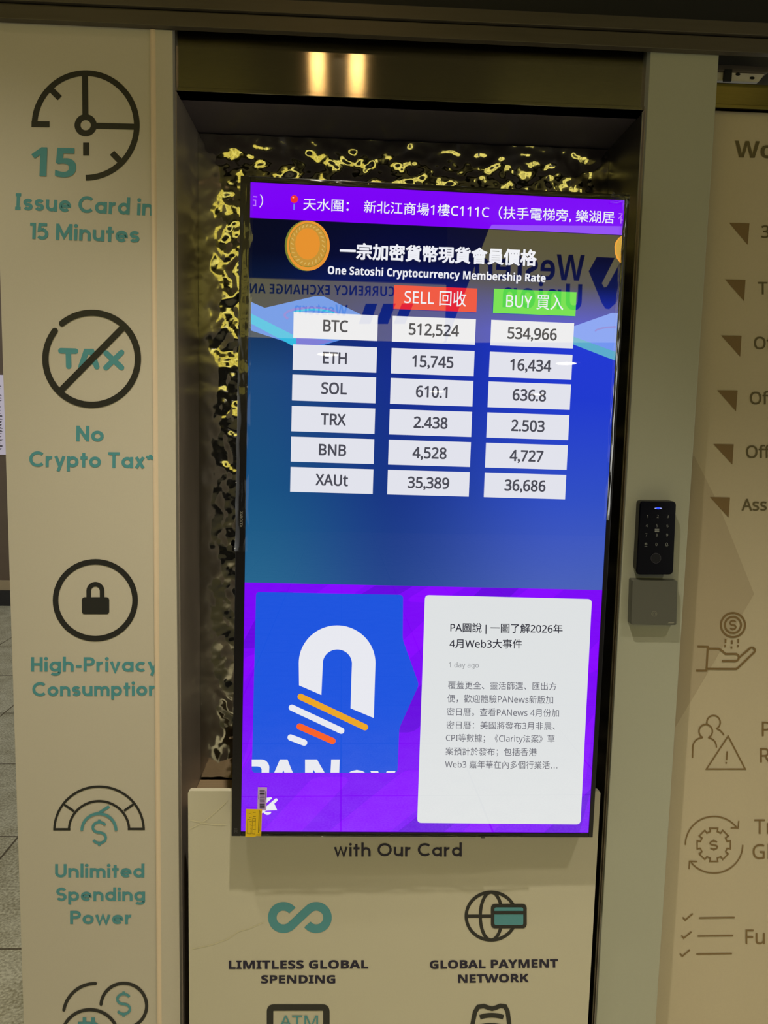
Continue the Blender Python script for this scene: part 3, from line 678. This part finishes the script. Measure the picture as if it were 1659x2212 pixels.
# isometric platforms
gfx('platform_graphic', [([[(542, 652), (571.7, 665), (680, 640), (699, 640), (812, 695), (812, 712), (690, 748), (634, 744), (542, 714)]], S_SKY), ([[(542, 677), (640, 727), (640, 749), (632, 747), (542, 699)]], S_CYN),
    ([[(640, 727), (720, 737), (688, 745), (640, 745)]], S_LAV), (ribbon(arc(672, 681, 57, 16, 150, 350, 30), 5), S_LAV), (ribbon(arc(676, 684, 52, 15, 215, 350, 30), 4), S_CYN)], 1)
e_ = lambda y: tvp(1345, y)
gfx('platform_graphic', [([[(1230, 708), (1321.6, 676), (1335.2, 676), (1331.6, 770), (1290, 757), (1230, 733)]], S_SKY2), ([[(1230, 724), (1331.8, 761), (1331.2, 780), (1230, 741)]], S_AQU), (ribbon(arc(1338, 716, 52, 10, 180, 262, 20), 3.5), S_LAV)], 1)
# coins
gfx('coin_graphic', [(disc(662, 531, 47, 54.5), S_GEDGE), (disc(666, 531, 46.5, 54), S_GOLD), (disc(665.5, 530, 41, 47.5), S_GEDGE), (disc(665.5, 530, 40, 46.5), S_GOLD2), (disc(664.5, 527, 26.5, 34), S_GOLD3), (sum([ribbon([(665+31*cos(2*pi*k/26), 529+38.5*sin(2*pi*k/26)), (665+37*cos(2*pi*k/26+.11), 529.5+44*sin(2*pi*k/26+.11))], 2.2) for k in range(26)], []), screen_mat('gold_relief', (214, 176, 92)))], 1, 'round gold coin picture')
gfx('coin_graphic', [([[(1346, 508), (1336, 514), (1329.5, 523), (1327.3, 533), (1328.2, 547), (1332, 558), (1338, 566), (1341.8, 570)]], S_GOLD), ([[(1346, 508), (1338, 516), (1332, 526), (1330.5, 534), (1331, 545), (1335, 555), (1342.6, 564)]], S_GOLD2)], 1, 'sliver of a second gold coin picture')
# ticker strip
bn = [(0, -1.1479), (TVW, -1.1479), (TVW, -TVH), (0, -TVH)]
gfl('ticker_strip', [([bn], S_PUR)], 7, 'violet strip')
pin = ribbon([(635.5, 441), (635.2, 454)], 2.6)
gfx('ticker_lettering', [(text('天水圍：', (655, 452.5), (753, 456), em=28.6, fat=.008)+text('新北江商場1樓C111C（扶手電梯旁, 樂湖居', (786, 458), (1325.5, 481.5), em=28.4, fat=.008)+text('）', (560.5, 446), (568, 446.3), em=30), S_WH),
    (pin, screen_mat('pin_blue', (110, 150, 235))), (disc(635.8, 431, 8.2, 8.4, 24), screen_mat('pin_red', (238, 52, 48))), (disc(633.6, 427.8, 2, 1.6, 12), screen_mat('pin_glint', (255, 170, 165))),
    (ribbon([(547.5, 425.5), (556, 426.3)], 2.4)+ribbon([(546.5, 433.2), (552.6, 433.6), (552.4, 446)], 2.4)+ribbon([(546.5, 444.5), (553.8, 445.2)], 2.2)
     +ribbon([(1335.5, 462), (1343.8, 463)], 2)+ribbon([(1343, 464), (1335, 473.5)], 2)+ribbon([(1340.5, 469), (1340, 484)], 2.2)+ribbon([(1340.5, 476), (1344, 476.5)], 2), screen_mat('faded_white', (186, 120, 250)))], 8, 'white Chinese address lettering')
# headline
gfx('headline_lettering', [(text('一宗加密貨幣現貨會員價格', (734.5, 557), (1157.5, 573), em=36.5, fat=.033)+text('One Satoshi Cryptocurrency Membership Rate', (708, 592.3), (1177.6, 610), cap=17.2, style='b', fat=.010), S_WH)], 9, 'bold white heading lettering')
# price table
def cell(x0, x1, y0, y1, s, fill, ink, capm, fat, xs=.92):
    q_ = [[(x0, -y0), (x1, -y0), (x1, -y1), (x0, -y1)]]
    gfl('table_cell', [(q_, fill), (ctext(s, ((x0+x1)/2, -(y0+y1)/2-.0008), capm, xs, 'r', fat), ink)], 10)
cell(.2622, .4152, .998, 1.0405, 'SELL 回收', S_RED, S_WH, .0215, .006, xs=.88)
cell(.4460, .6000, .998, 1.0415, 'BUY 買入', S_GRN, S_WH, .0215, .006, xs=.88)
col_x = [(.0812, .2345), (.2615, .4150), (.4435, .5985)]
row_y = [(.939, .9853), (.8815, .9275), (.8258, .8730), (.7695, .8160), (.7137, .7598), (.6580, .7040)]
tab = [('BTC', '512,524', '534,966'), ('ETH', '15,745', '16,434'), ('SOL', '610.1', '636.8'), ('TRX', '2.438', '2.503'), ('BNB', '4,528', '4,727'), ('XAUt', '35,389', '36,686')]
for (y0, y1), r in zip(row_y, tab):
    for (x0, x1), s in zip(col_x, r): cell(x0, x1, y0, y1, s, S_CELL, S_TXT, .0213, .024)
# lower half: violet field with diagonal bands
gfl('violet_field', [([[(0, 0), (TVW, 0), (TVW, -.4856), (0, -.4856)]], S_PUR)], 1)
def band(x0, y0, x1, y1, wd): return rquad([(x0, y0), (x0+wd, y0), (x1+wd, y1), (x1, y1)], .018)
def clipx(p, lo, hi, ylo=.0004, yhi=.4852): return [(min(hi, max(lo, x)), -min(yhi, max(ylo, y))) for x, y in p]
B1 = [band(.155, -.03, .31, .125, .12), band(.03, -.03, .135, .11, .075), band(.42, -.03, .48, .06, .06), band(-.03, .12, .03, .22, .03), band(-.06, .28, .012, .35, .03), band(.60, .10, .70, .26, .06), band(.62, .32, .70, .40, .05), band(.24, .32, .36, .44, .05), band(.12, .455, .17, .50, .07), band(.30, .455, .36, .50, .07), band(.50, .455, .55, .50, .07)]
B2 = [band(.29, -.03, .42, .10, .09), band(-.02, .36, .05, .47, .05), band(.27, .20, .34, .30, .06), band(.58, -.02, .69, .10, .07), band(.2, .455, .26, .50, .07), band(.42, .455, .46, .50, .07)]
def fitb(bs):
    out = []
    for q_ in bs:
        for p in q_:
            pp = clipx(p, .0004, TVW-.0004); dd = []
            for a_ in pp:
                if not dd or (abs(a_[0]-dd[-1][0])+abs(a_[1]-dd[-1][1])) > 1e-6: dd.append(a_)
            if len(dd) > 2: out.append(dd)
    return out
gfl('diagonal_bands', [(fitb(B1), S_PUR2), (fitb(B2), S_PUR3)], 2)
q2 = lambda x, y: (480+x/3.6864, 1240+y/3.6867)
Q = lambda pts: [q2(*p) for p in pts]
pic = rquad(Q([(270, 142), (1440, 165), (1437, 520), (1566, 880), (1410, 1225), (1395, 1582), (236, 1580)]), 8)
# wide arch mark with four slanted bars
oa = arc(915, 708, 305, 300, 180, 360, 40); ia = arc(917, 712, 116, 112, 360, 180, 30)
left = [(612, 885)]+oa[:1]; arch = []
no, ni = len(oa), len(ia)
for i in range(40):
    a_ = 180+180*i/40; b2_ = 180+180*(i+1)/40
    pt = lambda an: ((915+305*cos(radians(an)), 708+300*sin(radians(an))), (917+116*cos(radians(an)), 712+112*sin(radians(an))))
    (p0, p1), (p2, p3) = pt(a_), pt(b2_); arch.append(Q([p0, p2, p3, p1]))
arch.append(Q([(610, 708), (801, 712), (790, 962), (612, 885)])); arch.append(Q([(1033, 712), (1220, 708), (1207, 1145), (1022, 1068)]))
rb = lambda p0, p1, wd: ribbon([q2(*p0), q2(*p1)], wd/3.686, 'round')
wht = arch+rb((555, 1063), (948, 1246), 50)+rb((545, 1300), (653, 1341), 50)
wht += [Q([(236, 1475), (312, 1475)]+arc(312, 1540, 64, 65, -90, 10, 12)+[(374, 1579), (314, 1579), (314, 1550), (300, 1533), (280, 1530), (236, 1530)])]
wht += [Q([(460, 1475), (520, 1475), (562, 1579), (495, 1579), (487, 1560), (480, 1579), (415, 1579)]), Q([(660, 1475), (755, 1475), (815, 1579), (740, 1579), (726, 1556), (722, 1579), (660, 1579)]), Q([(868, 1475), (936, 1475), (932, 1579), (863, 1579)]),
        Q([(1010, 1579), (1030, 1567), (1072, 1558), (1115, 1566), (1137, 1579)]), Q([(1180, 1568), (1241, 1568), (1246, 1580), (1186, 1580)]), Q([(1310, 1568), (1381, 1568), (1374, 1580), (1305, 1580)])]
gfx('news_picture', [(pic, S_BLU), (wht, S_WH), (rb((625, 976), (1137, 1218), 50), S_YEL), (rb((617, 1212), (878, 1327), 50), S_ORG)], 4, 'blue picture with white arch mark')
# mute symbol
be = [Q([(352, 1780), (392, 1775), (397, 1785), (352, 1822)]), Q([(415, 1826), (438, 1878), (318, 1884), (350, 1848)])]+ribbon(Q([(430, 1797), (322, 1890)]), 24/3.686, 'round')+[Q(arc(361, 1892, 30, 24, 0, 180, 16))]
gfx('mute_symbol', [(be, S_WH)], 5)
# news card with lettering
cardq = rquad([(918, 1285.2), (1278.2, 1294), (1253.6, 1780.2), (901, 1777)], 9)
q3 = lambda x, y: (880+x/3.7705, 1260+y/3.7707)
def tline(s, xl, xr, yl, yr, em, fat): return text(s, q3(xl, yl), q3(xr, yr), em=em, fat=fat)
ttl = tline('PA圖說 | 一圖了解2026年', 350, 1262, 390, 402, 21.6, .012)+tline('4月Web3大事件', 343, 932, 521, 525, 21.6, .012)
ago = tline('1 day ago', 337, 580, 683, 686, 15.6, 0)
body = tline('覆蓋更全、靈活篩選、匯出方', 330, 1212, 853, 864, 18.4, 0)+tline('便，歡迎體驗PANews新版加', 325, 1185, 961, 973, 18.4, 0)+tline('密日曆。查看PANews 4月份加', 320, 1232, 1069, 1081, 18.4, 0)
body += tline('密日曆：美國將發布3月非農、', 317, 1200, 1177, 1187, 18.4, 0)+tline('CPI等數據；《Clarity法案》草', 313, 1197, 1281, 1292, 18.4, 0)+tline('案預計於發布；包括香港', 310, 1052, 1391, 1399, 18.4, 0)+tline('Web3 嘉年華在內多個行業活…', 306, 1220, 1497, 1505, 18.4, 0)
gfx('news_card', [(cardq, S_CARD), (ttl, S_TXT3), (ago, S_GRY), (body, S_TXT2)], 4, 'white news card with Chinese lettering')
# brand lettering on the chin, running downwards
g = G()
v, f = glyphs('xıaomı'); x0 = min(a_[0] for a_ in v); x1 = max(a_[0] for a_ in v)
a_, c_ = tvp(524.5, 1104.5), tvp(523.5, 1137.5); cxm = -.0072; Lm = a_[1]-c_[1]
for p in f: g.poly([(cxm+v[i][1]*.0092-.0030, a_[1]-(v[i][0]-x0)/(x1-x0)*Lm, BZ+.0003) for i in p])
g.out('brand_lettering', pm('pale_bezel_print', (150, 146, 140), rough=.4), bez, local=True, label='small pale lettering')
g = G(); v, f = glyphs('LED'); x0 = min(q_[0] for q_ in v); x1 = max(q_[0] for q_ in v); c_ = tvp(510, 1793)
for p in f: g.poly([(c_[0]+(v[i][1]-.36)*.0075, c_[1]+.005-(v[i][0]-x0)/(x1-x0)*.010, BZ+.0003) for i in p])
g.out('corner_lettering', pm('dim_bezel_print', (92, 90, 92), rough=.4), bez, local=True)
c_ = tvp(1044, 1808); lbox('sensor_nub', c_[0]-.004, c_[0]+.004, oy0-.004, oy0, -.008, 0, M_BLACK, tv, .0008)
# stickers at the lower left corner
def sticker(name, px, k, layers, label):
    g = G(); g.add([px], D3(BZ+.0002*k), 0)
    for i, (sh, mm) in enumerate(layers[1:]): g.add(sh, D3(BZ+.0002*k+.00012*(i+1)), i+1)
    return g.out(name, [mm for _, mm in layers] , tv, local=True, label=label)
S1 = pm('translucent_label', (186, 168, 182), rough=.35, emit=(150, 110, 190), estr=.35); S2 = pm('barcode_ink', (38, 34, 44), rough=.5)
bars = []
y = 1716.0
while y < 1862:
    h = random.choice([3, 3, 4, 6, 9]); bars.append([q2(300, y), q2(341, y+1), q2(341, y+h+1), q2(300, y+h)]); y += h+random.choice([3, 4, 5])
bars += ribbon(Q([(294, 1730), (291, 1785)]), .7)+ribbon(Q([(347, 1722), (345, 1792)]), .7)
sticker('barcode_label', Q([(286, 1691), (359, 1692), (352, 1878), (281, 1876)]), 2, [(None, S1), (bars, S2)], 'small pale barcode label')
S3 = pm('yellow_label', (214, 180, 20), rough=.4, emit=(200, 160, 10), estr=.22); S4 = pm('label_print', (112, 92, 18), rough=.5)
pr = ribbon(Q([(297, 1875), (290, 2055)]), 1.6)+ribbon(Q([(306, 1880), (300, 2040)]), .8)
for k in range(5): pr += ribbon(Q([(214+3*k, 1900+30*k), (240, 1905+30*k)]), .9)+ribbon(Q([(246, 1892+34*k), (270, 1890+34*k)]), .9)
pr += ribbon(Q([(205, 1945), (200, 2060), (230, 2062), (233, 1950)]), .7, closed=True)+ribbon(Q([(245, 1940), (238, 2060), (262, 2063), (268, 1940)]), .7, closed=True)
sticker('warning_label', Q([(191, 1864), (320, 1866), (312, 2081), (270, 2080), (265, 2086), (186, 2085)]), 4, [(None, S3), (pr, S4)], 'yellow printed label')
# clear protective film still on the edges of the set
mf = bpy.data.materials.new('clear_film'); mf.use_nodes = True; N, L = nodes(mf); N.remove(N['Principled BSDF'])
tr_ = N.new('ShaderNodeBsdfTransparent'); gs = N.new('ShaderNodeBsdfGlossy'); gs.inputs['Roughness'].default_value = .06; fr_ = N.new('ShaderNodeFresnel'); fr_.inputs['IOR'].default_value = 1.7
ms = N.new('ShaderNodeMixShader'); L.new(fr_.outputs[0], ms.inputs[0]); L.new(tr_.outputs[0], ms.inputs[1]); L.new(gs.outputs[0], ms.inputs[2]); L.new(ms.outputs[0], N['Material Output'].inputs[0])
def film(name, pts, wd, amp, seed, across, curl=.004):
    """wrinkled strip of film along a polyline (metres on the set), bulging out towards the viewer"""
    vs, fs = [], []; n = len(pts); m_ = 10
    for i, (x, y) in enumerate(pts):
        for j in range(m_+1):
            t_ = j/m_; d = BZ+.0012+curl*sin(pi*t_)*(.6+.4*noise.noise(Vector((i*.23, seed, 0))))+amp*noise.noise(Vector((i*.12, j*.6, seed)))*sin(pi*t_)
            vs.append((x+across[0]*wd*(t_-.5)+.0015*noise.noise(Vector((i*.2, 5, seed))), y+across[1]*wd*(t_-.5)+.0012*noise.noise(Vector((i*.21, 8, seed))), d))
    for i in range(n-1):
        for j in range(m_):
            k = i*(m_+1)+j; fs.append((k, k+m_+1, k+m_+2, k+1))
    return mk(name, vs, fs, mf, parent=tv, smooth=True, local=True, label='wrinkled clear film')
film('plastic_film', [(-.0065, .545+.66*i/90) for i in range(91)], .024, .0010, 1.3, (1, 0), .005)
film('plastic_film', [(TVW-.001, .62+.592*i/90) for i in range(91)], .010, .0020, 4.7, (1, 0), .003)
film('plastic_film', [(.01+.68*i/90, TVH+.0050) for i in range(91)], .010, .0022, 8.1, (0, 1), .003)
film('plastic_film', [(.03+.52*i/90, -.0075) for i in range(91)], .007, .0022, 12.1, (0, 1), .003)
film('plastic_film', [(TVW-.028+.036*i/20, TVH+.003-.0*i) for i in range(21)], .020, .006, 15.5, (0, 1), .005)
# two loose creased film flaps at the lower left, over the board
def cre(name, pts, wd):
    g = G(); g.add(ribbon(pts, wd), on(YBD, 3)); return g.out(name, M_SCR, lb)
cre('film_crease', [(409, 1790), (425, 1783), (445, 1771), (470, 1750), (492, 1729)], .9)
cre('film_crease', [(411, 1771), (440, 1778), (465, 1781), (486, 1781)], .9)

# ------------------------------------------------------------------ far notice on the back wall
t = thing('wall_notice', (-3.1, 4.79, 1.27), 'white text notice on the far brown wall at the left edge of the photo', 'notice')
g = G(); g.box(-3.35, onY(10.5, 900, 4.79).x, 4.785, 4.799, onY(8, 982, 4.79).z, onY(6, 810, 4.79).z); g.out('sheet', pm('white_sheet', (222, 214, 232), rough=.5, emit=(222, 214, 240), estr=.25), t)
g = G(); xr = onY(7, 900, 4.784).x
for k in range(22):
    z = onY(6, 832+6.5*k, 4.784).z; g.poly([(-3.3, 4.784, z), (xr-.01*random.random()*4, 4.784, z), (xr-.01*random.random()*4, 4.784, z-.012), (-3.3, 4.784, z-.012)])
g.out('text_lines', pm('notice_ink', (110, 104, 122), rough=.6), t)
# ------------------------------------------------------------------ lights overhead
M_LENS = pm('lamp_lens', (255, 240, 210), emit=(255, 205, 130), estr=LAMP_L)
M_RIM = pm('lamp_rim', (190, 186, 176), rough=.3, metal=.8)
def downlight(x, y, r, lens, label, grp=None):
    t = thing('ceiling_downlight', (x, y, 2.76), label, 'ceiling light', grp)
    g = G(); n = 28
    for k in range(n):
        a0_, a1_ = 2*pi*k/n, 2*pi*(k+1)/n
        for (ra, za), (rb_, zb_) in (((r*1.35, 2.759), (r*1.3, 2.750)), ((r*1.3, 2.750), (r*1.02, 2.748)), ((r*1.02, 2.748), (r*1.0, 2.7585))):
            g.poly([(x+ra*cos(a0_), y+ra*sin(a0_), za), (x+ra*cos(a1_), y+ra*sin(a1_), za), (x+rb_*cos(a1_), y+rb_*sin(a1_), zb_), (x+rb_*cos(a0_), y+rb_*sin(a0_), zb_)])
    g.out('rim', M_RIM, t)
    g = G(); g.poly([(x+r*.98*cos(-2*pi*k/n), y+r*.98*sin(-2*pi*k/n), 2.752) for k in range(n)]); g.out('lens', lens, t)
    return t
def spot(t, watt, cone, soft=.022):
    l = bpy.data.lights.new('downlight_beam', 'SPOT'); l.energy = watt; l.color = (1.0, .90, .70); l.shadow_soft_size = soft
    l.spot_size = radians(cone); l.spot_blend = 1.0
    o = bpy.data.objects.new('downlight_beam', l); COL.objects.link(o); o.parent = t; o.location = (0, 0, -.018)
downlight(-.140, -1.20, .028, M_LENS, 'small warm ceiling downlight, left one of the close pair before the shopfront')
downlight(-.006, -1.20, .028, M_LENS, 'small warm ceiling downlight, right one of the close pair before the shopfront')
M_LENS1 = pm('soft_lamp_lens', (255, 240, 210), emit=(255, 226, 176), estr=12)
spot(downlight(-.045, -.75, .035, M_LENS1, 'ceiling downlight nearest the shopfront, just before the screen niche'), SPOT_W, 92)
spot(downlight(-.72, -.55, .05, M_LENS1, 'unseen ceiling downlight added to the left to brighten the printed panel'), SPOT_L, 90, .04)  # lamp added to lift the brightness of the left panel
spot(downlight(1.25, -1.00, .05, M_LENS1, 'ceiling downlight to the right, before the printed door panel'), SPOT_R, 92, .05)
M_LENS2 = pm('hall_lamp_lens', (255, 250, 235), emit=(255, 244, 220), estr=22)
for i, (x, y) in enumerate(((-.21, -7.9), (2.82, -8.1), (1.69, -12.3), (3.55, -12.3))):
    downlight(x, y, .13, M_LENS2, ['far hall ceiling lamp on the near row, left', 'far hall ceiling lamp on the near row, right', 'far hall ceiling lamp on the back row, left', 'far hall ceiling lamp on the back row, right'][i])
# ------------------------------------------------------------------ the lit fascia of the shop across the corridor (seen mirrored in the screen and the steel)
YO = -2.7
S_FAS = pm('lit_cream_fascia', (120, 112, 70), rough=.3, emit=(236, 222, 112), estr=1.7)
S_FAY = pm('lit_yellow_fascia', (200, 170, 20), rough=.3, emit=(240, 222, 96), estr=1.25)
S_FAD = pm('dark_fascia', (30, 29, 27), rough=.4); S_FAI = pm('fascia_ink', (16, 16, 24), rough=.5)
mo = lambda k=1: (lambda x, y: (lambda p: Vector((p.x, YO+.0006*k, p.z)))(mirror(x, y, YO)))
def fascia(name, x0, x1, z0, z1, mat, label):
    t = thing(name, ((x0+x1)/2, YO, z0), label, 'shop sign'); g = G(); g.box(x0, x1, YO-.08, YO, z0, z1, bev=.003); g.out('sign_box', mat, t); return t
pA, pB, pC, pD = mirror(548, 606, YO), mirror(962, 728, YO), mirror(962, 480, YO), mirror(1420, 735, YO)
fa = fascia('shop_fascia', pA.x-.05, pB.x-.002, mirror(700, 728, YO).z, mirror(700, 606, YO).z, S_FAS, 'lit cream fascia across the corridor with currency exchange lettering')
def ofd(t, name, shapes, k=1): g = G(); g.add(shapes, mo(k), 0, Vector((0, 6e-6, 0))); return g.out(name, S_FAI, t)
ofd(fa, 'fascia_lettering', text('CURRENCY EXCHANGE AND', (852, 640), (520, 633), cap=21, style='b'))
ofd(fa, 'fascia_stripes', [[(875, 700), (850, 700), (868, 656), (893, 656)], [(838, 700), (812, 700), (828, 656), (855, 656)], [(800, 700), (775, 700), (790, 656), (815, 656)]])
ofd(fa, 'fascia_lettering', text('Western', (750, 683), (636, 678), cap=24, style='b'))
fb = thing('shop_fascia', (1.3, YO, 2.2), 'lit cream fascia with slanted end across the corridor, with large dark emblem', 'shop sign')
fr = [mirror(x, y, YO) for x, y in ((1062, 486), (1420, 490), (1420, 735), (968, 735))]
g = G(); g.prism(fr, [Vector((p.x, YO-.08, p.z)) for p in fr]); g.out('sign_box', S_FAS, fb)
ofd(fb, 'fascia_lettering', text('Western', (1262, 607), (1003, 600), cap=56, style='b')+text('Union', (1256, 670), (1085, 664), cap=56, style='b'))
ofd(fb, 'fascia_emblem', [[(1271.5, 586), (1289, 555), (1328, 557), (1300, 612), (1305, 621), (1311, 619), (1340, 566), (1362, 600), (1330, 655), (1316, 668), (1308, 667), (1300, 655)]])
fascia('upper_fascia', pA.x-.05, pB.x-.002, mirror(700, 606, YO).z+.004, 2.755, S_FAD, 'dark upper fascia across the corridor above the currency lettering')
ys = fascia('yellow_sign', -2.5, pA.x-.052, 2.02, 2.74, S_FAY, 'large lit yellow shop sign across the corridor')
for z in (2.12, 2.30, 2.50):
    g = G(); g.box(-2.48, pA.x-.10, YO+.0005, YO+.004, z, z+.035); g.out('dark_band', S_FAD, ys)  # invented band, breaks up the yellow mirrored in the hammered steel
for x in (-2.0, -1.55, -1.1):
    g = G(); g.box(x, x+.09, YO+.0042, YO+.008, 2.03, 2.73); g.out('pale_band', S_FAS, ys)  # invented strip, varies the sign's glow for the steel's reflections
